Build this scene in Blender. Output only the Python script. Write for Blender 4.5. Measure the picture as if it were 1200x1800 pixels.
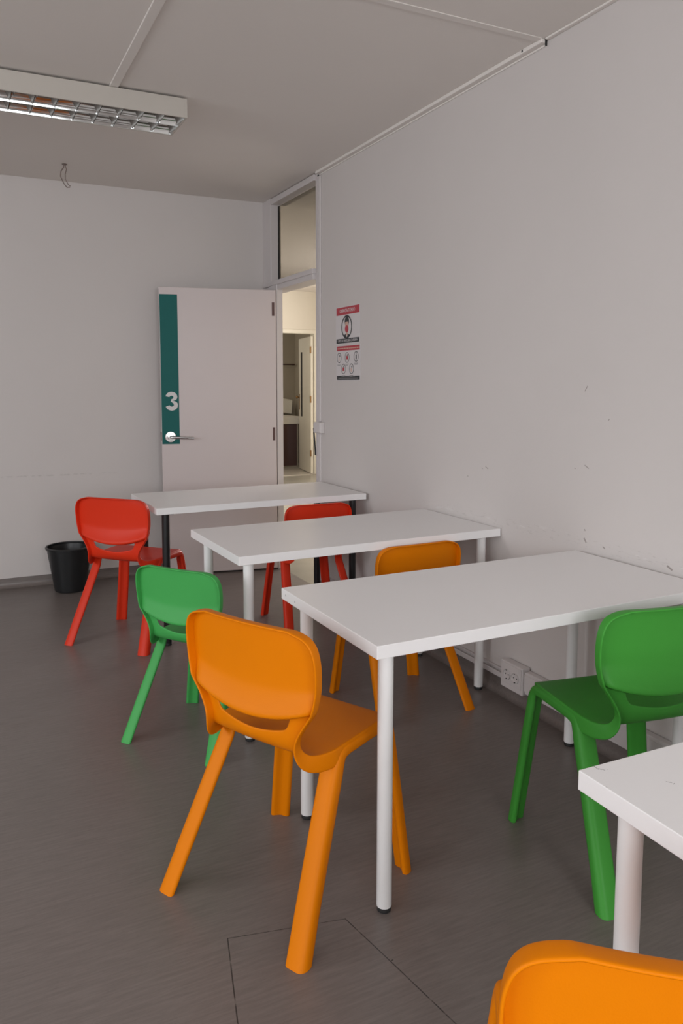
import bpy, bmesh, math, random
from mathutils import Vector, Matrix
S = bpy.context.scene
for o in list(bpy.data.objects): bpy.data.objects.remove(o, do_unlink=True)
COL = S.collection
PI = math.pi

# ------------------------------------------------------------------ camera
cam_d = bpy.data.cameras.new('camera'); cam = bpy.data.objects.new('camera', cam_d); COL.objects.link(cam)
S.camera = cam
YAW, PITCH = 0.4525, -0.0996
fwd = Vector((math.sin(YAW)*math.cos(PITCH), math.cos(YAW)*math.cos(PITCH), math.sin(PITCH)))
rgt = Vector((math.cos(YAW), -math.sin(YAW), 0)); upv = rgt.cross(fwd)
m = Matrix((rgt, upv, -fwd)).transposed().to_4x4(); m.translation = Vector((-2.1265, 0.2175, 1.3753))
cam.matrix_world = m
cam_d.sensor_fit = 'VERTICAL'; cam_d.sensor_height = 36; cam_d.lens = 1350.3*36/1800
cam_d.shift_x = (600-583)/1800; cam_d.shift_y = -(900-807.8)/1800
cam_d.clip_start = 0.02

# ------------------------------------------------------------------ view, world, light
S.view_settings.view_transform = 'Standard'; S.view_settings.look = 'None'
S.view_settings.gamma = 1; S.view_settings.use_curve_mapping = False
S.view_settings.exposure = 0.60
W = bpy.data.worlds.new('overcast_sky'); S.world = W; W.use_nodes = True
W.node_tree.nodes['Background'].inputs[0].default_value = (0.80, 0.90, 1.0, 1)
W.node_tree.nodes['Background'].inputs[1].default_value = 1.0

def area(name, loc, rot, sx, sy, power, col=(1, 1, 1)):
    d = bpy.data.lights.new(name, 'AREA'); d.shape = 'RECTANGLE'; d.size = sx; d.size_y = sy
    d.energy = power; d.color = col
    o = bpy.data.objects.new(name, d); COL.objects.link(o); o.location = loc; o.rotation_euler = rot
    return o
WIN = [(-5.0, -3.9), (-3.5, -2.4), (-2.0, -0.9)]       # windows in the wall behind the camera (x ranges)
WZ0, WZ1, BY = 0.95, 2.35, -2.2
for a, b in WIN:
    area('window_daylight', ((a+b)/2, BY-0.45, (WZ0+WZ1)/2+.15), (PI/2-math.radians(38), 0, 0), b-a, WZ1-WZ0, 37, (0.97, 0.985, 1.0))
LWIN = [(-1.4, 0.0), (0.5, 1.9), (2.4, 3.8)]          # windows in the left wall (y ranges)
for a, b in LWIN:
    area('window_daylight', (-5.6-0.45, (a+b)/2, (WZ0+WZ1)/2+.15), (PI/2-math.radians(40), 0, -PI/2), b-a, WZ1-WZ0, 27, (0.97, 0.98, 1.0))
area('hall_fill', (2.93, 7.6, 1.6), (0, PI/2, 0), 1.6, 1.6, 80, (1.0, 0.96, 0.92))  # unseen fill light added to brighten the hall, its wall has no window
area('bathroom_area_light', (1.45, 11.9, 1.9), (0, -PI/2, 0), 0.5, 0.8, 3.0, (1.0, 0.93, 0.82))  # area light inside the bathroom, which has no window opening

# ------------------------------------------------------------------ materials
def new_mat(name):
    mt = bpy.data.materials.new(name); mt.use_nodes = True
    return mt, mt.node_tree, mt.node_tree.nodes['Principled BSDF']
def mat(name, col, rough=0.5, metal=0.0, spec=0.5, noise=0.0, nscale=40, bump=0.0, bscale=200, coat=0.0):
    mt, nt, b = new_mat(name)
    b.inputs['Base Color'].default_value = (*col, 1); b.inputs['Roughness'].default_value = rough
    b.inputs['Metallic'].default_value = metal; b.inputs['Specular IOR Level'].default_value = spec
    b.inputs['Coat Weight'].default_value = coat
    tc = nt.nodes.new('ShaderNodeTexCoord')
    if noise:
        n = nt.nodes.new('ShaderNodeTexNoise'); n.inputs['Scale'].default_value = nscale; n.inputs['Detail'].default_value = 4
        nt.links.new(tc.outputs['Object'], n.inputs['Vector'])
        mx = nt.nodes.new('ShaderNodeMix'); mx.data_type = 'RGBA'
        mx.inputs[6].default_value = (*[c*(1-noise) for c in col], 1); mx.inputs[7].default_value = (*[min(1, c*(1+noise)) for c in col], 1)
        nt.links.new(n.outputs['Fac'], mx.inputs[0]); nt.links.new(mx.outputs[2], b.inputs['Base Color'])
    if bump:
        n = nt.nodes.new('ShaderNodeTexNoise'); n.inputs['Scale'].default_value = bscale; n.inputs['Detail'].default_value = 3
        nt.links.new(tc.outputs['Object'], n.inputs['Vector'])
        bp = nt.nodes.new('ShaderNodeBump'); bp.inputs['Strength'].default_value = bump; bp.inputs['Distance'].default_value = 0.002
        nt.links.new(n.outputs['Fac'], bp.inputs['Height']); nt.links.new(bp.outputs['Normal'], b.inputs['Normal'])
    return mt

class NT:
    """small node helper on world position"""
    def __init__(s, mt):
        s.nt = mt.node_tree; s.L = s.nt.links
        g = s.nt.nodes.new('ShaderNodeNewGeometry'); sp = s.nt.nodes.new('ShaderNodeSeparateXYZ')
        s.L.new(g.outputs['Position'], sp.inputs[0]); s.pos = g.outputs['Position']; s.x, s.y, s.z = sp.outputs
    def m(s, op, a, b=None, c=None, clamp=False):
        n = s.nt.nodes.new('ShaderNodeMath'); n.operation = op; n.use_clamp = clamp
        for i, v in enumerate((a, b, c)):
            if v is None: continue
            if isinstance(v, (int, float)): n.inputs[i].default_value = v
            else: s.L.new(v, n.inputs[i])
        return n.outputs[0]
    def noise(s, scale=(1, 1, 1), detail=5, rough=0.6):
        mp = s.nt.nodes.new('ShaderNodeMapping'); mp.inputs['Scale'].default_value = scale; s.L.new(s.pos, mp.inputs['Vector'])
        n = s.nt.nodes.new('ShaderNodeTexNoise'); n.inputs['Scale'].default_value = 1; n.inputs['Detail'].default_value = detail
        n.inputs['Roughness'].default_value = rough
        s.L.new(mp.outputs[0], n.inputs['Vector']); return n.outputs['Fac']
    def ramp(s, v, a, b):           # smooth 0..1 between a and b
        n = s.nt.nodes.new('ShaderNodeMapRange'); n.interpolation_type = 'SMOOTHSTEP'
        n.inputs['From Min'].default_value = a; n.inputs['From Max'].default_value = b
        if a > b:
            n.inputs['From Min'].default_value = b; n.inputs['From Max'].default_value = a
            n.inputs['To Min'].default_value = 1; n.inputs['To Max'].default_value = 0
        s.L.new(v, n.inputs['Value']); return n.outputs[0]
    def mix(s, fac, a, b):
        n = s.nt.nodes.new('ShaderNodeMix'); n.data_type = 'RGBA'
        if isinstance(fac, (int, float)): n.inputs[0].default_value = fac
        else: s.L.new(fac, n.inputs[0])
        for i, v in ((6, a), (7, b)):
            if isinstance(v, tuple): n.inputs[i].default_value = (*v, 1)
            else: s.L.new(v, n.inputs[i])
        return n.outputs[2]
    def seg(s, u, v, p, q, r, soft):    # 1 near the segment p-q
        d = Vector(q)-Vector(p); ln = d.length; d /= ln
        du = s.m('SUBTRACT', u, p[0]); dv = s.m('SUBTRACT', v, p[1])
        t = s.m('ADD', s.m('MULTIPLY', du, d.x), s.m('MULTIPLY', dv, d.y))
        w = s.m('ABSOLUTE', s.m('SUBTRACT', s.m('MULTIPLY', dv, d.x), s.m('MULTIPLY', du, d.y)))
        e = s.m('SUBTRACT', s.m('ABSOLUTE', s.m('SUBTRACT', t, ln/2)), ln/2)
        return s.ramp(s.m('MAXIMUM', w, e), r+soft, r)
    def bump(s, b, h, strength, dist):
        bp = s.nt.nodes.new('ShaderNodeBump'); bp.inputs['Strength'].default_value = strength; bp.inputs['Distance'].default_value = dist
        s.L.new(h, bp.inputs['Height']); s.L.new(bp.outputs['Normal'], b.inputs['Normal'])

WALLC = (0.64, 0.595, 0.575)
def wall_mat():
    mt, nt, b = new_mat('painted_plaster'); t = NT(mt)
    n1 = t.noise((1.5, 1.5, 1.5), 3); c = t.mix(n1, tuple(k*0.965 for k in WALLC), tuple(min(1, k*1.03) for k in WALLC))
    # scuffed band where table ends rub along the right wall
    onr = t.ramp(t.x, -0.03, -0.01)
    band = t.m('MULTIPLY', t.ramp(t.m('ABSOLUTE', t.m('SUBTRACT', t.z, 0.768)), 0.034, 0.010), t.m('MULTIPLY', onr, t.ramp(t.y, 3.9, 3.0)))
    sc = t.ramp(t.noise((14, 22, 110), 8, 0.7), 0.54, 0.66)
    f = t.m('MULTIPLY', t.m('MULTIPLY', band, sc), 0.42)
    c = t.mix(f, c, (0.40, 0.36, 0.34))
    ch = t.m('MULTIPLY', band, t.ramp(t.noise((5, 9, 40), 3), 0.60, 0.68))
    c = t.mix(t.m('MULTIPLY', ch, 0.18), c, (0.88, 0.87, 0.86))
    marks = [((2.412, 1.345), (2.401, 1.362), .0008), ((2.290, 1.240), (2.288, 1.243), .0006), ((3.008, 0.999), (2.992, .992), .0008), ((3.034, .991), (3.030, .988), .0004),
             ((3.142, .942), (3.140, .942), .0010), ((2.400, 1.064), (2.382, 1.055), .0008), ((2.453, 1.048), (2.450, 1.047), .0004), ((2.391, .784), (2.383, .773), .0020),
             ((2.295, .770), (2.288, .766), .0014), ((2.006, .760), (1.990, .752), .0024), ((2.391, .819), (2.389, .816), .0010)]
    tot = None
    for p, q, r in marks:
        sg = t.seg(t.y, t.z, p, q, r, 0.0022); tot = sg if tot is None else t.m('MAXIMUM', tot, sg)
    c = t.mix(t.m('MULTIPLY', t.m('MULTIPLY', tot, onr), 0.7), c, (0.22, 0.18, 0.16))
    # long faint rubbed line on the far wall
    far = t.m('MULTIPLY', t.ramp(t.y, 5.68, 5.70), t.ramp(t.x, -1.05, -1.35))
    ln = t.m('MULTIPLY', t.m('MULTIPLY', far, t.seg(t.x, t.z, (-2.6, 0.757), (-1.13, 0.745), .001, .007)), t.ramp(t.noise((30, 1, 60), 6), 0.42, 0.62))
    c = t.mix(t.m('MULTIPLY', ln, 0.35), c, (0.35, 0.32, 0.30))
    nt.links.new(c, b.inputs['Base Color']); b.inputs['Roughness'].default_value = 0.55; b.inputs['Specular IOR Level'].default_value = 0.3
    t.bump(b, t.noise((55, 55, 55), 4), 0.25, 0.002)
    return mt
def floor_mat():
    mt, nt, b = new_mat('streaked_grey_vinyl'); t = NT(mt)
    n1 = t.noise((9, 120, 120), 6, 0.7); n2 = t.noise((2.2, 3.0, 3), 4); n3 = t.noise((30, 300, 300), 3)
    base = t.mix(t.ramp(n1, 0.25, 0.75), (0.155, 0.130, 0.119), (0.215, 0.183, 0.168))
    base = t.mix(t.m('MULTIPLY', t.ramp(n3, 0.58, 0.72), 0.35), base, (0.10, 0.085, 0.078))
    base = t.mix(t.m('MULTIPLY', n2, 0.35), base, (0.135, 0.113, 0.103))
    tot = None
    for p, q, r in [((-1.58, 1.934), (-1.66, 1.60), .0009), ((-1.58, 1.934), (-1.285, 1.869), .0005), ((-1.285, 1.869), (-1.254, 1.691), .0008),
                    ((-1.254, 1.691), (-1.19, 1.30), .0009), ((-1.254, 1.691), (-1.247, 1.693), .0010), ((-1.450, 1.9055), (-1.446, 1.9045), .0012)]:
        sg = t.seg(t.x, t.y, p, q, r, 0.0011); tot = sg if tot is None else t.m('MAXIMUM', tot, sg)
    brk = t.ramp(t.noise((25, 25, 25), 3), 0.3, 0.5)
    base = t.mix(t.m('MULTIPLY', t.m('MULTIPLY', tot, 0.85), brk), base, (0.02, 0.018, 0.018))
    nt.links.new(base, b.inputs['Base Color'])
    rr = nt.nodes.new('ShaderNodeMapRange'); nt.links.new(t.noise((3, 8, 8), 4), rr.inputs[0]); rr.inputs[3].default_value = 0.30; rr.inputs[4].default_value = 0.42
    nt.links.new(rr.outputs[0], b.inputs['Roughness']); b.inputs['Specular IOR Level'].default_value = 0.5
    t.bump(b, t.m('SUBTRACT', t.noise((60, 500, 500), 3), t.m('MULTIPLY', tot, 2.0)), 0.12, 0.0015)
    return mt
def tile_mat():
    mt, nt, b = new_mat('pale_floor_tile'); t = NT(mt)
    c = t.mix(t.noise((6, 6, 6), 5), (0.46, 0.42, 0.36), (0.66, 0.62, 0.54)); nt.links.new(c, b.inputs['Base Color']); b.inputs['Roughness'].default_value = 0.3
    return mt

M = dict(
    wall=wall_mat(), floor=floor_mat(), tile=tile_mat(),
    ceiling=mat('matt_ceiling_paint', (0.80, 0.75, 0.71), 0.8, spec=0.2, noise=0.02, nscale=2, bump=0.1, bscale=60),
    batten=mat('ceiling_batten_paint', (0.76, 0.72, 0.69), 0.7, spec=0.2, noise=0.02, nscale=4),
    trim=mat('gloss_white_trim', (0.63, 0.585, 0.58), 0.35, noise=0.02, nscale=8, bump=0.05, bscale=60),
    door=mat('cream_door_paint', (0.62, 0.54, 0.525), 0.40, noise=0.015, nscale=5, bump=0.04, bscale=80),
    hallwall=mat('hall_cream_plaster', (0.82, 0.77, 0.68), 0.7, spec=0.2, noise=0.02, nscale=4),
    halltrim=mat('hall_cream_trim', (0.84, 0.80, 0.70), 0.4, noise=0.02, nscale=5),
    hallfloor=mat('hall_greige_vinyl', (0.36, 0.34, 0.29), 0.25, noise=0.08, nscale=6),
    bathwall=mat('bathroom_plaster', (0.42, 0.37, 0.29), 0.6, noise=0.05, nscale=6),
    white=mat('white_laminate', (0.87, 0.85, 0.845), 0.33, noise=0.01, nscale=6, bump=0.06, bscale=300),
    whitemetal=mat('white_powder_coat', (0.84, 0.825, 0.815), 0.35, noise=0.01, nscale=10),
    blackmetal=mat('black_powder_coat', (0.012, 0.012, 0.013), 0.4, noise=0.1, nscale=30),
    rubber=mat('black_rubber', (0.015, 0.015, 0.015), 0.6, noise=0.1, nscale=60),
    orange=mat('orange_plastic', (0.71, 0.192, 0.000), 0.45, spec=0.12, noise=0.02, nscale=12, bump=0.10, bscale=420),
    red=mat('red_plastic', (0.70, 0.036, 0.010), 0.40, spec=0.22, noise=0.02, nscale=12, bump=0.10, bscale=420),
    green=mat('green_plastic', (0.055, 0.315, 0.040), 0.44, spec=0.22, noise=0.02, nscale=12, bump=0.10, bscale=420),
    emerald=mat('emerald_plastic', (0.060, 0.365, 0.085), 0.44, spec=0.22, noise=0.02, nscale=12, bump=0.10, bscale=420),
    bin=mat('black_bin_plastic', (0.014, 0.015, 0.016), 0.35, noise=0.1, nscale=20),
    teal=mat('teal_vinyl', (0.014, 0.125, 0.115), 0.5, spec=0.15, noise=0.03, nscale=12),
    steel=mat('brushed_steel', (0.62, 0.61, 0.60), 0.22, metal=1, noise=0.03, nscale=60),
    mirror=mat('polished_aluminium_louvre', (0.66, 0.67, 0.66), 0.08, metal=1, noise=0.02, nscale=20),
    reflector=mat('satin_aluminium_reflector', (0.62, 0.63, 0.62), 0.09, metal=1, noise=0.02, nscale=20),
    brass=mat('brass', (0.30, 0.17, 0.07), 0.4, metal=1, noise=0.05, nscale=60),
    hinge=mat('dark_hinge_metal', (0.10, 0.055, 0.05), 0.45, metal=0.6, noise=0.1, nscale=80),
    lampbody=mat('cream_lamp_enamel', (0.52, 0.48, 0.43), 0.45, noise=0.02, nscale=8),
    dark=mat('dark_recess', (0.02, 0.02, 0.02), 0.8, noise=0.1, nscale=30),
    tube=mat('fluorescent_glass', (0.85, 0.85, 0.84), 0.2, noise=0.01, nscale=30),
    brown=mat('brown_cabinet', (0.085, 0.040, 0.034), 0.35, noise=0.08, nscale=12),
    paper=mat('white_paper', (0.67, 0.63, 0.63), 0.5, noise=0.01, nscale=20),
    printred=mat('red_print', (0.47, 0.045, 0.065), 0.5, noise=0.03, nscale=60),
    printdark=mat('charcoal_print', (0.022, 0.026, 0.030), 0.5, noise=0.05, nscale=60),
    printgrey=mat('grey_print', (0.25, 0.24, 0.24), 0.5, noise=0.05, nscale=60),
    skin=mat('skin_tone_print', (0.62, 0.40, 0.32), 0.5, noise=0.02, nscale=60),
    number=mat('pale_grey_vinyl', (0.66, 0.64, 0.63), 0.45, noise=0.01, nscale=40),
    socket=mat('white_socket_plastic', (0.66, 0.615, 0.605), 0.35, noise=0.01, nscale=40),
    wire=mat('wire_sheath', (0.20, 0.15, 0.13), 0.5, noise=0.2, nscale=80),
    smudge=mat('grey_smudge', (0.48, 0.46, 0.46), 0.5, noise=0.1, nscale=300),
    pencil=mat('pencil_graphite', (0.12, 0.11, 0.11), 0.6, noise=0.2, nscale=200),
)
def glass_mat():
    mt, nt, b = new_mat('dim_tinted_glass'); b.inputs['Base Color'].default_value = (0.27, 0.26, 0.24, 1)  # dimness of the hall behind is put into the dark glass tint
    b.inputs['Transmission Weight'].default_value = 1; b.inputs['Roughness'].default_value = 0.12; b.inputs['IOR'].default_value = 1.1
    n = nt.nodes.new('ShaderNodeTexNoise'); n.inputs['Scale'].default_value = 15
    bp = nt.nodes.new('ShaderNodeBump'); bp.inputs['Strength'].default_value = 0.05; nt.links.new(n.outputs['Fac'], bp.inputs['Height']); nt.links.new(bp.outputs['Normal'], b.inputs['Normal'])
    return mt
M['glass'] = glass_mat()

# ------------------------------------------------------------------ mesh helpers
def link(name, me, mt, parent=None, smooth=False):
    if mt is not None:
        me.materials.clear(); me.materials.append(mt)
    if smooth is not False:
        for p in me.polygons: p.use_smooth = True
        if smooth is not True: me.set_sharp_from_angle(angle=math.radians(smooth))
    o = bpy.data.objects.new(name, me); COL.objects.link(o)
    if parent is not None: o.parent = parent
    return o
def obj(name, bm, mt, parent=None, smooth=False, bevel=0, seg=2):
    bmesh.ops.recalc_face_normals(bm, faces=bm.faces)
    me = bpy.data.meshes.new(name); bm.to_mesh(me); bm.free()
    o = link(name, me, mt, parent, smooth)
    if bevel:
        md = o.modifiers.new('bevel', 'BEVEL'); md.width = bevel; md.segments = seg; md.limit_method = 'ANGLE'; md.angle_limit = math.radians(40)
    return o
def B(): return bmesh.new()
def box(bm, x0, x1, y0, y1, z0, z1, mtx=None):
    vs = [bm.verts.new((x, y, z)) for x in (x0, x1) for y in (y0, y1) for z in (z0, z1)]
    if mtx is not None:
        for v in vs: v.co = mtx @ v.co
    for f in ((0, 1, 3, 2), (4, 6, 7, 5), (0, 4, 5, 1), (2, 3, 7, 6), (0, 2, 6, 4), (1, 5, 7, 3)): bm.faces.new([vs[i] for i in f])
    return bm
def tube(bm, pts, r, n=12, cap=True, radii=None):
    pts = [Vector(p) for p in pts]; rings = []
    for i, p in enumerate(pts):
        t = (pts[min(i+1, len(pts)-1)]-pts[max(i-1, 0)]).normalized()
        a = t.cross(Vector((0, 0, 1)) if abs(t.z) < 0.9 else Vector((1, 0, 0))).normalized(); b = t.cross(a)
        rr = radii[i] if radii else r
        rings.append([bm.verts.new(p+a*math.cos(2*PI*k/n)*rr+b*math.sin(2*PI*k/n)*rr) for k in range(n)])
    for u, v in zip(rings, rings[1:]):
        for k in range(n): bm.faces.new((u[k], u[(k+1) % n], v[(k+1) % n], v[k]))
    if cap: bm.faces.new(rings[0][::-1]); bm.faces.new(rings[-1])
    return bm
def lathe(bm, prof, n=48, c=(0, 0, 0), close=False):
    rings = [[bm.verts.new((c[0]+r*math.cos(2*PI*k/n), c[1]+r*math.sin(2*PI*k/n), c[2]+z)) for k in range(n)] if r > 1e-6 else [bm.verts.new((c[0], c[1], c[2]+z))] for r, z in prof]
    pr = list(zip(rings, rings[1:]))
    for u, v in pr:
        for k in range(n):
            if len(u) == 1 and len(v) == 1: continue
            if len(u) == 1: bm.faces.new((u[0], v[(k+1) % n], v[k]))
            elif len(v) == 1: bm.faces.new((u[k], u[(k+1) % n], v[0]))
            else: bm.faces.new((u[k], u[(k+1) % n], v[(k+1) % n], v[k]))
    return bm
def empty(name, loc=(0, 0, 0), rz=0, parent=None):
    o = bpy.data.objects.new(name, None); o.empty_display_size = 0.1; COL.objects.link(o); o.location = loc; o.rotation_euler = (0, 0, rz)
    if parent: o.parent = parent
    return o
def tag(o, label, cat, group=None, kind=None):
    if label: o['label'] = label
    if cat: o['category'] = cat
    if group: o['group'] = group
    if kind: o['kind'] = kind
    return o
def struct(o, label=None):
    o['kind'] = 'structure'
    if label: o['label'] = label
    return o
def copy_tree(o, parent=None):
    c = o.copy(); COL.objects.link(c)
    if parent is not None: c.parent = parent
    for ch in list(o.children): copy_tree(ch, c)
    return c
def text_mesh(body, size, depth=0.0004, offset=0.0, xs=1.0):
    cu = bpy.data.curves.new('lettering', 'FONT'); cu.body = body; cu.size = size; cu.extrude = depth; cu.offset = offset
    cu.align_x = 'CENTER'; cu.align_y = 'CENTER'
    ob = bpy.data.objects.new('lettering', cu); COL.objects.link(ob)
    bpy.context.view_layer.update()
    me = bpy.data.meshes.new_from_object(ob.evaluated_get(bpy.context.evaluated_depsgraph_get()))
    bpy.data.objects.remove(ob); me.transform(Matrix.Diagonal((xs, 1, 1, 1)))
    return me

# ------------------------------------------------------------------ the setting
D, H, XL = 5.7232, 2.7055, -5.6
SK = 0.066
bm = box(B(), XL-.15, 0.0, BY-.15, D+.12, -0.1, 0.0); struct(obj('floor', bm, M['floor']), 'grey-brown streaked vinyl floor of the classroom')
bm = box(B(), XL-.15, 0.10, BY-.15, D+.12, H, H+.1); struct(obj('ceiling', bm, M['ceiling']), 'flat off-white classroom ceiling')
bm = box(B(), XL-.15, 0.0, D, D+.12, 0, H); struct(obj('wall_far', bm, M['wall']), 'white far wall behind the open door')
bm = box(B(), 0.0, 0.10, BY-.15, 4.774, 0, H); struct(obj('wall_right', bm, M['wall']), 'long scuffed white wall on the right')
bm = B(); ys = [BY-.15]+[v for w in LWIN for v in w]+[D]
box(bm, XL-.12, XL, BY-.15, D, 0, WZ0); box(bm, XL-.12, XL, BY-.15, D, WZ1, H)
for i in range(0, len(ys), 2): box(bm, XL-.12, XL, ys[i], ys[i+1], WZ0, WZ1)
struct(obj('wall_left', bm, M['wall']))
for i, (a, b) in enumerate(LWIN):
    bm = B(); t = .05
    box(bm, XL-.09, XL-.04, a, a+t, WZ0, WZ1); box(bm, XL-.09, XL-.04, b-t, b, WZ0, WZ1); box(bm, XL-.09, XL-.04, a+t, b-t, WZ0, WZ0+t); box(bm, XL-.09, XL-.04, a+t, b-t, WZ1-t, WZ1)
    struct(obj('window_%d' % (i+5), bm, M['trim'], bevel=.004))

bm = B(); xs = [XL]+[v for w in WIN for v in w]+[0.0]
box(bm, XL, 0, BY-.2, BY, 0, WZ0); box(bm, XL, 0, BY-.2, BY, WZ1, H)
for i in range(0, len(xs), 2): box(bm, xs[i], xs[i+1], BY-.2, BY, WZ0, WZ1)
struct(obj('wall_back', bm, M['wall']))
for i, (a, b) in enumerate(WIN):
    bm = B(); t = .05
    box(bm, a, a+t, BY-.12, BY-.06, WZ0, WZ1); box(bm, b-t, b, BY-.12, BY-.06, WZ0, WZ1)
    box(bm, a+t, b-t, BY-.12, BY-.06, WZ0, WZ0+t); box(bm, a+t, b-t, BY-.12, BY-.06, WZ1-t, WZ1); box(bm, (a+b)/2-.03, (a+b)/2+.03, BY-.12, BY-.06, WZ0+t, WZ1-t)
    struct(obj('window_%d' % (i+2), bm, M['trim'], bevel=.004))
# coved vinyl upstand (far wall, right wall)
def upstand(name, pts_n, lab):
    (x0, y0), (x1, y1), (nx, ny) = pts_n
    prof = [(0, 0.0005), (0.030, 0.0005), (0.022, .003), (0.012, .010), (0.006, .022), (0.004, .035), (0.004, SK), (0, SK)]
    bm = B(); L = [bm.verts.new((x0+nx*d, y0+ny*d, z)) for d, z in prof]; R = [bm.verts.new((x1+nx*d, y1+ny*d, z)) for d, z in prof]
    for k in range(len(prof)):
        j = (k+1) % len(prof); bm.faces.new((L[k], L[j], R[j], R[k]))
    bm.faces.new(L); bm.faces.new(R[::-1])
    struct(obj(name, bm, M['floor'], smooth=30), lab)
upstand('baseboard_far', ((XL, D), (-0.02, D), (0, -1)), 'grey vinyl floor turned up the foot of the far wall')
upstand('baseboard_right', ((0, BY), (0, 4.774), (-1, 0)), 'grey vinyl floor turned up the foot of the right wall')
# ceiling battens
bm = box(B(), -1.452, -1.412, BY, 4.17, H-.0075, H); struct(obj('trim_1', bm, M['ceiling'], bevel=.003), 'flat ceiling batten running to the lamp')
bm = box(B(), XL, -0.03, 2.668, 2.704, H-.004, H); struct(obj('trim_2', bm, M['ceiling'], bevel=.003), 'faint ceiling batten running across the room')
bm = box(B(), -0.030, 0.0, 2.672, 4.774, H-.016, H); box(bm, -0.006, 0.0, 2.672, 4.774, H-.024, H-.016)
struct(obj('trim_3', bm, M['ceiling'], bevel=.003), 'slim batten in the corner of the right wall and ceiling')
bm = box(B(), -0.020, 0.0, BY, 2.664, H-.008, H); struct(obj('trim_4', bm, M['ceiling'], bevel=.003))
# small dark nail heads / chips on the corner batten
bm = box(B(), -.0305, -.028, 2.782, 2.790, H-.012, H-.003); box(bm, -.012, -.004, 2.6695, 2.6725, H-.026, H-.002); box(bm, -.014, -.008, 4.760, 4.773, H-.030, H-.022)
struct(obj('trim_5', bm, M['dark']), 'dark chips on the corner batten')
# doorway frame
fr = empty('trim_6'); struct(fr, 'white frame of the doorway and its transom')
def fpart(name, *b, mt='trim', bev=.004): return obj(name, box(B(), *b), M[mt], fr, bevel=bev)
fpart('jamb', -.010, .10, 4.774, 4.811, 0, H)
fpart('post', -.022, .06, 5.566, 5.7232, 0, H)
fpart('jamb', -.036, .012, 5.425, 5.566, 0, 2.11)
bm = box(B(), -.030, .10, 4.811, 5.60, 2.04, 2.108); box(bm, -.040, -.010, 4.80, 5.68, 2.075, 2.108); obj('head_rail', bm, M['trim'], fr, bevel=.004)
fpart('top_rail', -.022, .10, 4.811, 5.566, 2.66, 2.70)
gl = obj('window_1', box(B(), .045, .049, 4.812, 5.564, 2.112, 2.658), M['glass']); struct(gl, 'dark-tinted transom pane above the doorway')
fpart('glazing_gap', .035, .045, 5.563, 5.566, 2.11, 2.655, mt='dark', bev=0)

# open door leaf
hx, hy = -.045, 5.415; ex, ey = -.846, 5.581
lrz = math.atan2(ey-hy, ex-hx)
dr = empty('door_1', (hx, hy, 0), lrz); struct(dr, 'cream door leaf opened back against the far wall')
LW = math.hypot(ex-hx, ey-hy)
# local: +x along the leaf away from the hinge, +y = towards room or wall
yr = 1 if (Matrix.Rotation(lrz, 3, 'Z') @ Vector((0, 1, 0))).y < 0 else -1      # side facing the room
def dbox(bm, x0, x1, d0, d1, z0, z1):
    a, b = sorted((yr*d0, yr*d1)); return box(bm, x0, x1, a, b, z0, z1)
obj('door_panel', dbox(B(), 0, LW, 0, -.038, .012, 2.035), M['door'], dr, bevel=.003)
for z in (1.90, 1.005, .20): obj('hinge', dbox(B(), .012, .030, .0015, -.002, z-.048, z+.048), M['hinge'], dr)
obj('sign_strip', dbox(B(), .694, .815, 0, .0012, .945, 1.985), M['teal'], dr)
bm = B()
def stroke(pts, w, d=.0022):
    n = len(pts); Lr = []
    for i, p in enumerate(pts):
        t = (Vector(pts[min(i+1, n-1)])-Vector(pts[max(i-1, 0)])).normalized(); nn = Vector((-t.y, t.x))*w[i]/2
        for q in (Vector(p)+nn, Vector(p)-nn): pass
        Lr.append([bm.verts.new((.744-sg*(p[0]+k*nn.x), yr*dd, 1.247+p[1]+k*nn.y)) for k, dd in ((1, d), (-1, d), (-1, .001), (1, .001))])
    for u, v in zip(Lr, Lr[1:]):
        for k in range(4): bm.faces.new((u[k], u[(k+1) % 4], v[(k+1) % 4], v[k]))
    bm.faces.new(Lr[0]); bm.faces.new(Lr[-1])
sg = 1
up = [(-.002+.0265*math.cos(math.radians(an)), .030+.0215*math.sin(math.radians(an))) for an in range(176, -75, -10)]+[(-.004, .0055)]
lo = [(-.004, .0045)]+[(-.001+.0285*math.cos(math.radians(an)), -.028+.0240*math.sin(math.radians(an))) for an in range(72, -177, -10)]
stroke(up, [.027]*(len(up)-6)+[.024, .021, .018, .016, .014, .013]); stroke(lo, [.013, .014, .016, .019, .022, .025]+[.028]*(len(lo)-6), .0021)
obj('number', bm, M['number'], dr)
def lathe_y(bm, prof, x, z):            # lathe around the door normal
    n = 40; rings = []
    for r, d in prof: rings.append([bm.verts.new((x+max(r, 1e-5)*math.cos(2*PI*k/n), yr*d, z+max(r, 1e-5)*math.sin(2*PI*k/n))) for k in range(n)])
    for u, v in zip(rings, rings[1:]):
        for k in range(n): bm.faces.new((u[k], u[(k+1) % n], v[(k+1) % n], v[k]))
    bm.faces.new(rings[-1]); return bm
hd = obj('handle', lathe_y(B(), [(.038, 0), (.038, .006), (.035, .009), (.022, .010), (.020, .013), (.012, .014)], .757, .996), M['steel'], dr, smooth=35)
lv = tube(B(), [(.757, yr*.010, .996), (.757, yr*.040, .996), (.752, yr*.052, .996), (.735, yr*.058, .995), (.60, yr*.062, .990)], .009, 16); obj('lever', lv, M['steel'], hd, smooth=40)
obj('latch', dbox(B(), LW-.001, LW+.006, -.010, -.028, .97, 1.03), M['hinge'], dr)

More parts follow.
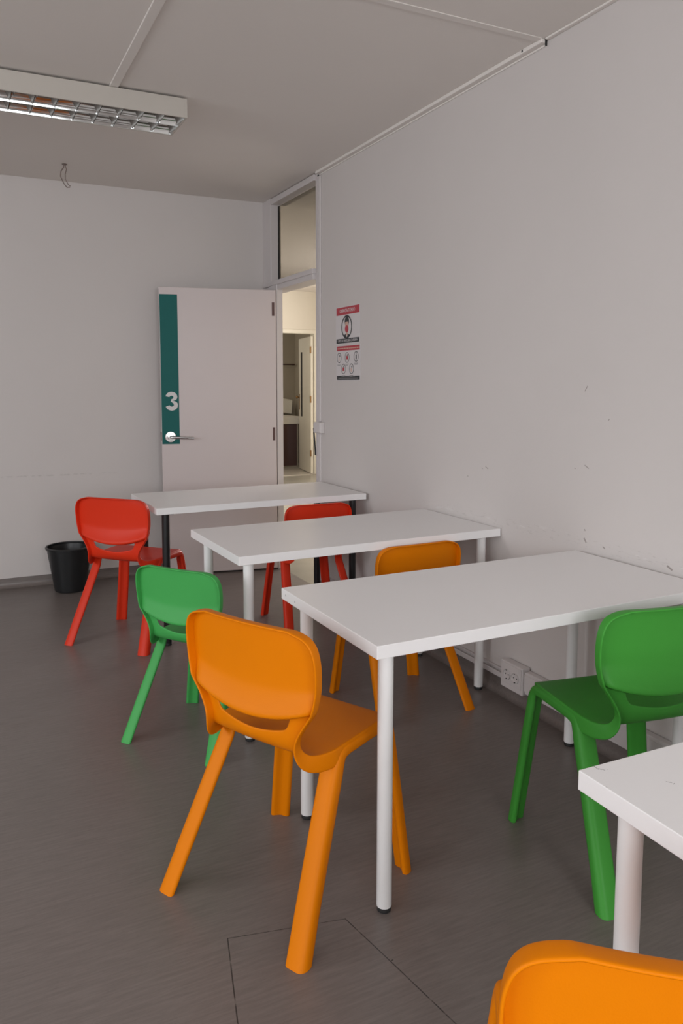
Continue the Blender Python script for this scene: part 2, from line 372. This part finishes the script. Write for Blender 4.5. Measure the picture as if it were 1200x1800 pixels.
# conduit and switch box at the doorway's near edge
bm = box(B(), -.012, 0, 4.742, 4.766, .07, 1.047); box(bm, -.012, 0, 4.742, 4.766, 1.123, H-.03)
tag(obj('cable_conduit', bm, M['socket'], bevel=.003), 'thin white vertical cable conduit along the right wall beside the doorway', 'conduit')
sb = empty('junction_box', (0, 4.742, 1.085)); tag(sb, 'small white junction box on the wall edge beside the doorway', 'junction box')
obj('housing', box(B(), -.034, -.0005, -.052, .052, -.036, .036), M['socket'], sb, bevel=.005)
obj('cover', box(B(), -.039, -.034, -.046, .046, -.030, .030), M['socket'], sb, bevel=.002)
cb = B(); tube(cb, [(-.020, 4.790, 1.09), (-.020, 4.815, 1.09), (-.018, 4.827, 1.075), (-.016, 4.828, 1.04), (-.013, 4.822, .98), (-.013, 4.813, .93), (-.012, 4.8125, .90)], .0055, 10)
tag(obj('black_cable', cb, M['rubber'], smooth=40), 'short black cable looping down from the junction box at the doorway', 'cable')

# ------------------------------------------------------------------ hall and bathroom beyond the doorway
HY = 10.68
struct(obj('floor_hall', box(B(), 0.0, 3.1, 4.0, HY+.05, -.1, 0.0), M['hallfloor']), 'smooth greige floor of the hall')
struct(obj('ceiling_hall', box(B(), 0.10, 3.1, 4.0, HY+.05, H, H+.1), M['ceiling']))
struct(obj('wall_hall_left', box(B(), 0.0, 0.10, D, HY, 0, H), M['hallwall']))
struct(obj('wall_hall_right', box(B(), 3.0, 3.1, 4.0, HY, 0, H), M['hallwall']))
struct(obj('wall_hall_near', box(B(), .10, 3.0, 4.0, 4.1, 0, H), M['hallwall']))
bm = B(); box(bm, 0.10, 1.84, HY, HY+.12, 0, H); box(bm, 2.685, 3.0, HY, HY+.12, 0, H); box(bm, 1.84, 2.685, HY, HY+.12, 2.13, H)
struct(obj('wall_hall_far', bm, M['hallwall']), 'brightly lit cream wall at the end of the hall')
bm = B(); box(bm, 1.78, 1.84, HY-.015, HY+.13, 0, 2.10); box(bm, 2.664, 2.745, HY-.015, HY+.13, 0, 2.10); box(bm, 1.78, 2.745, HY-.015, HY+.13, 2.095, 2.15)
struct(obj('trim_7', bm, M['halltrim'], bevel=.004), 'cream frame of the bathroom door')
struct(obj('trim_8', box(B(), 1.84, 2.685, HY-.04, HY+.13, 0, .012), M['tile'], bevel=.003), 'pale threshold under the bathroom door')
struct(obj('floor_bathroom', box(B(), 1.2, 4.0, HY+.05, 13.0, -.1, 0.004), M['tile']), 'pale tiled bathroom floor')
struct(obj('ceiling_bathroom', box(B(), 1.2, 4.0, HY+.12, 13.0, 2.38, 2.48), M['ceiling']))
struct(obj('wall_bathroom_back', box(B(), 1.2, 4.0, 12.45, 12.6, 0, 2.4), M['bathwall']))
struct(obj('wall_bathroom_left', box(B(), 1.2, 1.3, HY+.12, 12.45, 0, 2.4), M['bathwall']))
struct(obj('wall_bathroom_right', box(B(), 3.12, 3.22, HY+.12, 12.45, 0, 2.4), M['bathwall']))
# bathroom door leaf, opened inwards
bd = empty('door_2', (2.655, HY+.012, 0), math.atan2(.79, .15)); struct(bd, 'cream bathroom door with narrow glass strip, open inwards')
bm = B(); box(bm, 0, .54, 0, .036, .015, 2.06); box(bm, .66, .80, 0, .036, .015, 2.06); box(bm, .54, .66, 0, .036, .015, .85); box(bm, .54, .66, 0, .036, 1.85, 2.06)
obj('door_panel', bm, M['halltrim'], bd, bevel=.002)
bm = B(); box(bm, .52, .54, .036, .039, .84, 1.86); box(bm, .66, .70, .036, .039, .84, 1.86); obj('glazing_bead', bm, M['halltrim'], bd)
obj('glass_strip', box(B(), .54, .66, .026, .034, .85, 1.85), M['dark'], bd)
for z in (1.86, 1.13, .32): obj('hinge', tube(B(), [(-.004, .040, z-.05), (-.004, .040, z+.05)], .012, 10), M['brass'], bd, smooth=40)
kb = B(); tube(kb, [(.75, .036, 1.15), (.75, .060, 1.15), (.75, .075, 1.15), (.75, .095, 1.15)], .02, 16, radii=[.010, .010, .026, .020]); obj('door_knob', kb, M['brass'], bd, smooth=40)
obj('lock_plate', box(B(), .735, .765, .036, .039, .95, 1.20), M['brass'], bd)
# bathroom cabinet, worktop, leaning tray, towel rail
vc = empty('vanity_cabinet', (2.45, 12.1, .004)); tag(vc, 'dark brown cabinet in the bathroom beyond the doorway', 'cabinet')
obj('body', box(B(), -.45, .44, -.31, .31, 0, .70), M['bathwall'], vc, bevel=.003)
obj('door', box(B(), -.44, .405, -.33, -.31, .02, .695), M['brown'], vc, bevel=.004)
tag(obj('worktop', box(B(), 1.96, 2.93, 11.755, 12.44, .706, .83), M['hallwall'], bevel=.008), 'thick cream worktop on the brown bathroom cabinet', 'worktop')
tr = empty('leaning_tray', (2.78, 12.30, .865)); tr.rotation_euler = (math.radians(-14), math.radians(10), 0); tag(tr, 'pale rectangular panel leaning tilted on the bathroom worktop', 'tray')
obj('panel', box(B(), -.30, .19, -.008, .008, 0.03, .25), M['halltrim'], tr, bevel=.004)
bm = B(); box(bm, -.31, .20, -.014, .014, .018, .034); box(bm, -.31, .20, -.014, .014, .246, .262); box(bm, .186, .202, -.014, .014, .034, .246); obj('rim', bm, M['hallwall'], tr, bevel=.003)
rl = empty('towel_rail', (2.89, 12.4, 1.685)); tag(rl, 'thin metal towel rail on the bathroom wall', 'towel rail')
bm = B(); tube(bm, [(-.18, -.03, 0), (.18, -.03, 0)], .011, 10); obj('bar', bm, M['hinge'], rl, smooth=40)
for x in (-.18, .18): bm = B(); tube(bm, [(x, -.03, 0), (x, .048, 0)], .012, 10); obj('bracket', bm, M['hinge'], rl, smooth=40)
pb = empty('hall_container', (2.80, 10.45, 0)); tag(pb, 'white container with a black base at the end of the hall beside the bathroom door', 'container')  # container shape invented for a barely visible white item with black base
obj('body', lathe(B(), [(0, .06), (.085, .06), (.09, .08), (.10, .40), (.095, .42), (0, .44)], 32), M['halltrim'], pb, smooth=35)
obj('base', lathe(B(), [(0, 0), (.10, 0), (.105, .02), (.10, .06), (0, .06)], 32), M['rubber'], pb, smooth=35)

# ------------------------------------------------------------------ posters on the right wall
def poster(loc, w, h, label):
    # local x = along the wall towards the camera (-Y world), local z up, local y -> out of the wall (-X world)
    r = empty('safety_poster', loc); r.rotation_euler = (0, 0, -PI/2); tag(r, label, 'poster', 'safety posters')
    obj('sheet', box(B(), -w/2, w/2, -.0012, 0, -h/2, h/2), M['paper'], r)
    return r
def pbox(r, name, x0, x1, z0, z1, mt, d=.0016): return obj(name, box(B(), x0, x1, -d, -.001, z0, z1), M[mt], r)
def ptext(r, name, s, x, z, size, mt, xs=1, off=0):
    me = text_mesh(s, size, .0002, off, xs); o = link(name, me, M[mt], r); o.rotation_euler = (PI/2, 0, 0); o.location = (x, -.0022, z); return o
def pell(r, name, x, z, a, b, mt, d=.0018, ring=0, n=40):
    bm = B(); o_ = [bm.verts.new((x+a*math.cos(2*PI*k/n), -d, z+b*math.sin(2*PI*k/n))) for k in range(n)]
    if ring:
        i_ = [bm.verts.new((x+(a-ring)*math.cos(2*PI*k/n), -d, z+(b-ring)*math.sin(2*PI*k/n))) for k in range(n)]
        for k in range(n): bm.faces.new((o_[k], o_[(k+1) % n], i_[(k+1) % n], i_[k]))
    else: bm.faces.new(o_)
    return obj(name, bm, M[mt], r)
# the sheet is seen from -X: local +x runs towards -Y = to the right in the picture
P1 = poster((-.0002, 4.372, 1.722), .318, .225, 'landscape notice with a red band and a masked face, upper of two on right wall')
pbox(P1, 'red_band', -.150, .150, .062, .108, 'printred')
ptext(P1, 'title', 'OBRIGATÓRIO', -.005, .085, .030, 'paper')
pell(P1, 'portrait_ring', -.012, -.012, .070, .070, 'printdark', ring=.010)
pell(P1, 'portrait_hair', -.010, .020, .029, .030, 'printdark')
pbox(P1, 'portrait_face', -.032, .012, -.030, .018, 'skin', .0021)
pbox(P1, 'portrait_neck', -.020, 0.000, -.062, -.030, 'skin', .0020)
pell(P1, 'portrait_mask', -.010, -.024, .023, .022, 'printred', .0025)
bm = B()
for sx in (-1, 1):
    vs = [bm.verts.new((-.010+sx*a, -.0023, z)) for a, z in ((.004, -.074), (.014, -.052), (.034, -.060), (.026, -.074))]; bm.faces.new(vs)
obj('portrait_shoulders', bm, M['printdark'], P1)
pbox(P1, 'dark_band', -.150, .150, -.107, -.080, 'printdark')
ptext(P1, 'caption', 'USO DE MÁSCARA E VISEIRA', 0, -.0935, .020, 'paper', 1.0)
P2 = poster((-.0002, 4.366, 1.494), .318, .215, 'landscape notice with five small round pictograms, lower of two on right wall')
pbox(P2, 'red_band', -.150, .150, .075, .103, 'printred')
bm = B(); random.seed(4)
x = -.135
while x < .135:
    w = random.uniform(.006, .02); box(bm, x, x+w, -.0020, -.0015, .085, .092); x += w+.004
obj('band_lettering', bm, M['skin'], P2)
for i, (x, z) in enumerate([(-.118, .033), (-.012, .033), (.105, .036), (-.060, -.035), (.045, -.035)]):
    pell(P2, 'pictogram_ring', x, z, .029, .031, 'printdark', ring=.004)
    if i in (0, 4): pell(P2, 'pictogram', x+.006, z+.012, .010, .006, 'printgrey'); pbox(P2, 'pictogram', x-.008, x+.002, z-.018, z+.004, 'skin')
    elif i == 2: pell(P2, 'pictogram', x, z+.020, .005, .005, 'printdark'); pbox(P2, 'pictogram', x-.006, x+.006, z-.018, z+.012, 'printdark')
    else: pbox(P2, 'pictogram', x-.012, x+.012, z-.012, z+.010, 'printred'); pell(P2, 'pictogram', x+.004, z+.014, .007, .007, 'printgrey')
    bm = B()
    for k in range(2): box(bm, x-.024, x+.022-.008*k, -.0018, -.0014, z-.041-.007*k, z-.038-.007*k)
    obj('small_print', bm, M['printgrey'], P2)
pbox(P2, 'dark_band', -.150, .150, -.102, -.076, 'printdark')
bm = B()
for k, (a, b) in enumerate(((-.09, .09), (-.13, .13))): box(bm, a, b, -.0021, -.0016, -.085-.009*k, -.082-.009*k)
obj('band_lettering', bm, M['printgrey'], P2)

# ------------------------------------------------------------------ sockets and trunking on the right wall
tk = empty('cable_trunking', (0, 1.0, .12)); tag(tk, 'white cable trunking along the foot of the right wall from the socket box', 'trunking')
obj('channel', box(B(), -.036, -.0045, BY+.01-1.0, 2.668-1.0, -.048, .048), M['socket'], tk, bevel=.004)
obj('cover', box(B(), -.039, -.036, BY+.02-1.0, 2.667-1.0, -.034, .036), M['socket'], tk, bevel=.001)
tag(obj('slim_trunking', box(B(), -.016, -.0045, 2.83, 4.73, .074, .098), M['socket'], bevel=.003), 'slim white cable trunking above the vinyl edge under the tables', 'trunking')
tag(obj('slim_trunking', box(B(), -.012, -.0005, 2.83, 4.73, .110, .118), M['trim'], bevel=.002), 'narrow white bead just above the slim trunking', 'trunking')
so = empty('socket_box', (0, 2.738, .120)); tag(so, 'white double socket box low on the right wall', 'socket')
obj('housing', box(B(), -.046, -.0045, -.068, .074, -.058, .060), M['socket'], so, bevel=.004)
obj('cover', box(B(), -.050, -.046, -.062, .068, -.034, .054), M['socket'], so, bevel=.0015)
def lathe_x(bm, prof, y, z, x0):
    n = 32; rings = [[bm.verts.new((x0-d, y+max(r, 1e-5)*math.cos(2*PI*k/n), z+max(r, 1e-5)*math.sin(2*PI*k/n))) for k in range(n)] for r, d in prof]
    for u, v in zip(rings, rings[1:]):
        for k in range(n): bm.faces.new((u[k], u[(k+1) % n], v[(k+1) % n], v[k]))
    return bm
for yy in (.026, -.028):
    f = obj('socket_face', lathe_x(B(), [(.023, 0), (.023, .0065), (.0205, .0065), (.0195, .001), (.0001, .001)], yy, .008, -.050), M['socket'], so, smooth=30)
    bm = B()
    for dy in (-.0095, .0095): tube(bm, [(-.0500, yy+dy, .008), (-.0522, yy+dy, .008)], .0028, 10)
    box(bm, -.0565, -.052, yy-.0025, yy+.0025, .008+.0175, .008+.0215); box(bm, -.0565, -.052, yy-.0025, yy+.0025, .008-.0215, .008-.0175)
    obj('contact', bm, M['dark'], f)

# ------------------------------------------------------------------ ceiling lamp
lx0, lx1, ly0, ly1, lz0, lz1 = -2.34, -1.098, 3.878, 4.168, 2.610, 2.6965
lamp = empty('ceiling_lamp', ((lx0+lx1)/2, (ly0+ly1)/2, lz1)); tag(lamp, 'long cream fluorescent ceiling lamp with a mirrored louvre grid', 'ceiling lamp')
hxw, hyw, dz = (lx1-lx0)/2, (ly1-ly0)/2, lz1-lz0; t = .009
bm = B(); box(bm, -hxw, hxw, -hyw, -hyw+t, -dz, 0); box(bm, -hxw, hxw, hyw-t, hyw, -dz, 0); box(bm, -hxw, -hxw+t, -hyw+t, hyw-t, -dz, 0); box(bm, hxw-t, hxw, -hyw+t, hyw-t, -dz, 0)
box(bm, -hxw+t, hxw-t, -hyw+t, hyw-t, -.004, 0)
obj('housing', bm, M['lampbody'], lamp, bevel=.002)
NB = 13; px_ = (2*hxw-2*t)/NB; bot = -dz+.002; top_ = -dz+.052
for k in range(NB+1):
    x = -hxw+t+px_*k; bm = B(); rows = []
    for q in range(6):
        f = q/5; rows.append((.0012+.030*f**1.4, bot+.010*0+(top_-bot)*f))
    for lane in (-1, 1):
        ya, yb = (-(hyw-t), -.002) if lane < 0 else (.002, hyw-t)
        for sx in (-1, 1):
            if k == 0 and sx < 0 or k == NB and sx > 0: continue
            A = [bm.verts.new((x+sx*w, ya, z)) for w, z in rows]; Bv = [bm.verts.new((x+sx*w, yb, z)) for w, z in rows]
            for i in range(5): bm.faces.new((A[i], A[i+1], Bv[i+1], Bv[i]))
    o = obj('louvre_blade', bm, M['mirror'], lamp, smooth=True)
for lane in (-1, 1):
    bm = B(); yc = lane*(hyw-t)/2; hw = (hyw-t)/2
    for sgn in (-1, 1):
        A = []; Bv = []
        for q in range(9):
            f = q/8; y = yc+sgn*(hw-.001-.048*f**1.7); z = bot+(top_+.018-bot)*f
            A.append(bm.verts.new((-hxw+t, y, z))); Bv.append(bm.verts.new((hxw-t, y, z)))
        for i in range(8): bm.faces.new((A[i], A[i+1], Bv[i+1], Bv[i]))
    obj('reflector', bm, M['reflector'], lamp, smooth=True)
    bm = B(); tube(bm, [(-hxw+.03, yc, -dz+.062), (hxw-.03, yc, -dz+.062)], .013, 16); obj('fluorescent_tube', bm, M['tube'], lamp, smooth=40)
# dangling wires
wr = B(); p0 = Vector((-1.476, 5.294, H))
def wp(pts): return [p0+Vector(p) for p in pts]
tube(wr, wp([(0, 0, -.001), (-.004, 0, -.02), (-.020, 0, -.045), (-.024, 0, -.075), (-.006, 0, -.115), (.012, 0, -.138), (.030, 0, -.134)]), .0032, 8)
tube(wr, wp([(.004, 0, -.001), (.012, 0, -.03), (.004, 0, -.06), (.004, 0, -.09), (.020, 0, -.12), (.032, 0, -.128)]), .0028, 8)
tube(wr, wp([(.002, 0, -.001), (.002, 0, -.004)]), .016, 16)
tag(obj('ceiling_wire', wr, M['wire'], smooth=40), 'short twisted bare wire hanging from a hole in the ceiling near the far wall', 'wire')

# ------------------------------------------------------------------ waste bin
bn = empty('waste_bin', (-1.500, 5.495, 0)); tag(bn, 'round black plastic waste bin by the far wall', 'waste bin')
obj('bucket', lathe(B(), [(0, 0), (.094, 0), (.100, .006), (.143, .292), (.139, .292), (.096, .012), (0, .010)], 56), M['bin'], bn, smooth=35)
obj('rim', lathe(B(), [(.143, .284), (.150, .286), (.151, .294), (.147, .300), (.138, .299), (.137, .290), (.139, .284)], 56), M['bin'], bn, smooth=35)

# ------------------------------------------------------------------ tables
TH, TK, TL, TW, INS = .7387, .034, 1.2167, .60, .0593
def top_bm(): return box(B(), 0, TL, 0, TW, TH-TK, TH)
def make_table(leg_mt):
    r = empty('table')
    obj('tabletop', top_bm(), M['white'], r, bevel=.0015)
    for x in (INS, TL-INS):
        for y in (INS, TW-INS):
            lg = obj('leg', lathe(B(), [(0, .014), (.0196, .014), (.0200, .016), (.0200, TH-TK-.006), (0, TH-TK-.006)], 32, (x, y, 0)), M[leg_mt], r, smooth=35)
            obj('foot_pad', lathe(B(), [(0, 0), (.0165, 0), (.0185, .002), (.0185, .011), (.0172, .014), (0, .0145)], 32, (x, y, 0)), M['rubber'], lg, smooth=35)
            obj('mounting_plate', box(B(), x-.035, x+.035, y-.035, y+.035, TH-TK-.006, TH-TK), M[leg_mt], lg, bevel=.002)
    return r
TABLES = {'A': (-1.2368, 1.7959, .0099), 'B': (-1.2265, 2.8575, .0223), 'C': (-1.2404, 4.0725, .0118), 'D': (-1.2434, .5298, -.0218)}
TLAB = {'A': 'white table with white legs in front of the socket box, third from the door',
        'B': 'white table with white legs between the far red chair and the tucked-in orange chair',
        'C': 'white-topped table with black legs nearest the open door',
        'D': 'white table at the lower right corner with pencil marks on its top, nearest'}
tw = make_table('whitemetal'); tb = make_table('blackmetal')
for k, t_ in (('B', copy_tree(tw)), ('D', copy_tree(tw)), ('A', tw), ('C', tb)):
    x, y, rz = TABLES[k]; x = min(x, -TL*math.cos(rz)-.006-(max(0, -math.sin(rz))*TW)) if k != 'B' else -TL*math.cos(rz)-.006
    t_.location = (x, y, 0); t_.rotation_euler = (0, 0, rz); tag(t_, TLAB[k], 'table', 'classroom tables')
    if k == 'D':
        for (px, py, l, a) in ((.032, .596, .018, 1.5), (.0345, .587, .006, 1.9), (.038, .583, .006, 1.9), (.044, .581, .0015, 1), (.104, .509, .009, 2.3), (.107, .502, .005, .2), (.002, .539, .003, 1.5)):
            bm = B(); mtx = Matrix.Translation((px, py, TH+.0001)) @ Matrix.Rotation(a, 4, 'Z'); box(bm, -l/2, l/2, -.0004, .0004, 0, .0001, mtx)
            obj('pencil_mark', bm, M['pencil'], t_)
    if k == 'A':
        for y_, z_ in ((.566, TH-.016), (.495, TH-.018)): obj('edge_smudge', box(B(), -.0002, 0, y_-.003, y_+.003, z_-.003, z_+.003), M['smudge'], t_)

# ------------------------------------------------------------------ stacking chair
US = [0, .12, .26, .40, .50, .58, .635, .69, .78, .88, .955, .992]
US = [-u for u in US[:0:-1]]+US
def shell_mesh():
    # rows: y, z, half width, flange depth, lip offset (rearwards), sag at the middle, cross curvature
    R = [(.222, .424, .172, .004, 0, 0, 0), (.2225, .440, .180, .004, 0, 0, 0), (.217, .4505, .186, .006, 0, .001, 0), (.200, .4555, .192, .008, 0, .003, 0),
         (.14, .4570, .198, .010, 0, .007, 0), (.06, .4565, .199, .010, 0, .009, 0), (-.005, .4545, .199, .014, 0, .009, 0), (-.036, .4530, .199, .036, 0, .009, 0), (-.040, .4525, .199, .044, 0, .009, 0), (-.062, .4500, .194, .046, 0, .007, 0),
         (-.092, .4490, .180, .045, 0, .006, -.002), (-.116, .4560, .165, .041, 0, .004, 0), (-.131, .472, .154, .034, 0, .008, .006),
         (-.139, .492, .151, .029, 0, .016, .012), (-.142, .514, .159, .027, 0, .030, .016), (-.142, .545, .180, .028, 0, .047, .019), (-.142, .560, .190, .029, 0, .0475, .020),
         (-.143, .580, .2045, .030, 0, .0440, .020), (-.143, .584, .2065, .030, .003, .0440, .020), (-.143, .5865, .2075, .030, .0275, .0440, .020), (-.143, .590, .209, .030, .0275, .0435, .020), (-.143, .606, .2135, .030, .016, .038, .020),
         (-.144, .632, .2185, .030, .002, .022, .020), (-.1445, .640, .220, .030, 0, .016, .020), (-.147, .690, .2235, .030, 0, .002, .020), (-.151, .725, .221, .030, 0, 0, .020), (-.153, .750, .213, .030, 0, 0, .020), (-.1545, .766, .198, .030, 0, -.001, .020),
         (-.1555, .7745, .176, .030, 0, -.002, .019), (-.156, .7785, .150, .030, 0, -.003, .018)]
    n = len(R); bm = B(); grid = []
    for (y, z, w, h, lip, sag, cv) in R:
        row = []
        for u in US:
            s_ = 1-u*u; lp = lip*(1 if abs(u) < .9 else max(0, (1.0-abs(u))/.1))
            row.append(bm.verts.new((u*w, y+cv*u*u-lp, z-sag*s_)))
        grid.append(row)
    nc = len(US)
    for i in range(n-1):
        for j in range(nc-1):
            if i in (15, 16) and abs(US[j]) < .636 and abs(US[j+1]) < .636: continue
            f = bm.faces.new((grid[i][j], grid[i][j+1], grid[i+1][j+1], grid[i+1][j])); f.material_index = 0 if i < 11 else 1
    # flange around the whole edge: up the left side, over the top, down the right side
    def nrm(i):
        a_, b_ = R[max(i-1, 0)], R[min(i+1, n-1)]; ty, tz = b_[0]-a_[0], b_[1]-a_[1]; l = math.hypot(ty, tz); return Vector((0, -tz/l, ty/l))
    loop = [(grid[i][0], nrm(i), R[i][3], i) for i in range(n)]+[(grid[n-1][j], Vector((0, -1, 0)), .030, n) for j in range(1, nc-1)]+[(grid[i][nc-1], nrm(i), R[i][3], i) for i in range(n-1, -1, -1)]
    prev = [l[0] for l in loop]
    base = [l[0].co.copy() for l in loop]
    for fr_, out in ((.10, .0012), (.55, .0030), (1.0, .0036)):
        cur = []
        for k, (v, nn, h, i) in enumerate(loop):
            t = (base[min(k+1, len(base)-1)]-base[max(k-1, 0)]).normalized()
            o_ = nn.cross(t).normalized()
            c = base[k]
            if o_.dot(Vector((c.x, 0, max(0, c.z-.60)*1.5))) < 0: o_ = -o_
            cur.append(bm.verts.new(c+nn*h*fr_+o_*out))
        for k in range(len(cur)-1):
            f = bm.faces.new((prev[k], prev[k+1], cur[k+1], cur[k])); f.material_index = 0 if min(loop[k][3], loop[k+1][3]) < 11 else 1
        prev = cur
    bmesh.ops.recalc_face_normals(bm, faces=bm.faces)
    f0 = max(bm.faces, key=lambda f: -abs(f.calc_center_median().x)-abs(f.calc_center_median().y-.1))
    if f0.normal.z < 0: bmesh.ops.reverse_faces(bm, faces=bm.faces)
    me = bpy.data.meshes.new('shell'); bm.to_mesh(me); bm.free()
    me.materials.append(M['orange']); me.materials.append(M['red'])
    o = bpy.data.objects.new('shell', me); COL.objects.link(o)
    s1 = o.modifiers.new('s', 'SUBSURF'); s1.levels = 1; s1.render_levels = 1
    so_ = o.modifiers.new('t', 'SOLIDIFY'); so_.thickness = .0055; so_.offset = -1
    s2 = o.modifiers.new('s2', 'SUBSURF'); s2.levels = 1; s2.render_levels = 1
    bpy.context.view_layer.update()
    full = bpy.data.meshes.new_from_object(o.evaluated_get(bpy.context.evaluated_depsgraph_get()))
    bpy.data.objects.remove(o)
    out = []
    for idx in (0, 1):
        b2 = B(); b2.from_mesh(full)
        bmesh.ops.delete(b2, geom=[f for f in b2.faces if f.material_index != idx], context='FACES')
        for f in b2.faces: f.material_index = 0; f.smooth = True
        mm = bpy.data.meshes.new('seat' if idx == 0 else 'backrest'); b2.to_mesh(mm); b2.free(); mm.materials.clear(); out.append(mm)
    return out
SEAT_ME, BACK_ME = shell_mesh()
def leg_mesh(front, side):
    """open-channel leg: outer rounded corner, two arms; swept foot -> knee -> middle of the seat rail"""
    sx = side
    if front: path = [(.249, 0), (.244, .10), (.2375, .25), (.229, .395), (.2255, .418), (.213, .438), (.197, .4495), (.170, .4535), (.10, .4535)]
    else: path = [(-.251, 0), (-.203, .10), (-.129, .25), (-.0585, .392), (-.046, .415), (-.030, .438), (-.010, .4485), (.015, .4520), (.10, .4535)]
    def xo(z): return .256-(.256-.2055)*min(1, z/.43)
    r = .019; A_, B_ = .038, .056          # fore-aft arm, sideways arm
    sec = [(r, 0)]
    for q in range(1, 7):
        an = PI/2*q/7; sec.append((r*(1-math.sin(an)), r*(1-math.cos(an))))
    sec += [(0, r), (0, B_-.008), (.003, B_-.002), (.009, B_), (.015, B_-.003), (.018, B_-.009), (.019, .034), (.023, .027), (.029, .021), (A_-.005, .018), (A_-.001, .014), (A_, .008), (A_-.003, .002), (A_-.010, 0)]
    bm = B(); rings = []
    for i, (y, z) in enumerate(path):
        q0 = Vector(path[max(i-1, 0)]); q1 = Vector(path[min(i+1, len(path)-1)]); t = (q1-q0).normalized()
        nrm = Vector((t.y, -t.x)) if front else Vector((-t.y, t.x))       # outwards of the inverted U
        if front and nrm.x < 0 and z < .4: nrm = -nrm
        k = min(1, max(0, (z-.39)/.06)); sa = 1-.18*k; sb = 1-.25*k
        ring = []
        for (n_, x_) in sec:
            yy = y-nrm.x*n_*sa; zz = z-nrm.y*n_*sa; xx = xo(z)-x_*sb
            if i == 0 and abs(t.y) > 1e-6: d = -zz/t.y; yy += t.x*d; zz = 0.0005
            ring.append(bm.verts.new((sx*xx, yy, zz)))
        rings.append(ring)
    m_ = len(sec)
    for u, v in zip(rings, rings[1:]):
        for k in range(m_): bm.faces.new((u[k], u[(k+1) % m_], v[(k+1) % m_], v[k]))
    bm.faces.new(rings[0]); bm.faces.new(rings[-1][::-1])
    bmesh.ops.recalc_face_normals(bm, faces=bm.faces)
    me = bpy.data.meshes.new('leg'); bm.to_mesh(me); bm.free()
    for p in me.polygons: p.use_smooth = True
    me.set_sharp_from_angle(angle=math.radians(50))
    return me
LEGS = [leg_mesh(f, s) for f in (True, False) for s in (-1, 1)]
def make_chair(mt):
    r = empty('stacking_chair')
    for nm, me in [('seat', SEAT_ME), ('backrest', BACK_ME)]+[('leg', l) for l in LEGS]:
        me2 = me.copy(); me2.materials.clear(); me2.materials.append(mt)
        link(nm, me2, None, r)
    return r
CH = [('orange', (-1.356, 2.081, -1.10, 1.0), 'orange plastic stacking chair at the open end of the socket-side table, in the centre foreground'),
      ('orange', (-1.356, .828, -.61, 1.0), 'orange plastic stacking chair cut off by the bottom right edge'),
      ('orange', (-.447, 2.992, .03, .92), 'orange plastic stacking chair tucked between two tables, its top edge and legs showing'),
      ('red', (-1.324, 4.364, -.80, 1.0), 'red plastic stacking chair beside the waste bin at the black-legged table'),
      ('red', (-.335, 4.195, -.039, .902), 'red plastic stacking chair behind the second table, mostly hidden'),
      ('green', (-.403, 1.774, -.165, 1.0), 'green plastic stacking chair at the right, near the socket box'),
      ('emerald', (-1.312, 3.075, -.93, .88), 'smaller green plastic stacking chair behind the foreground orange chair')]
protos = {}
for c, (x, y, rz, s), lab in CH:
    if c not in protos: protos[c] = r = make_chair(M[c])
    else: r = copy_tree(protos[c])
    r.location = (x, y, 0); r.rotation_euler = (0, 0, rz); r.scale = (s, s, s)
    tag(r, lab, 'chair', 'stacking chairs at the tables')
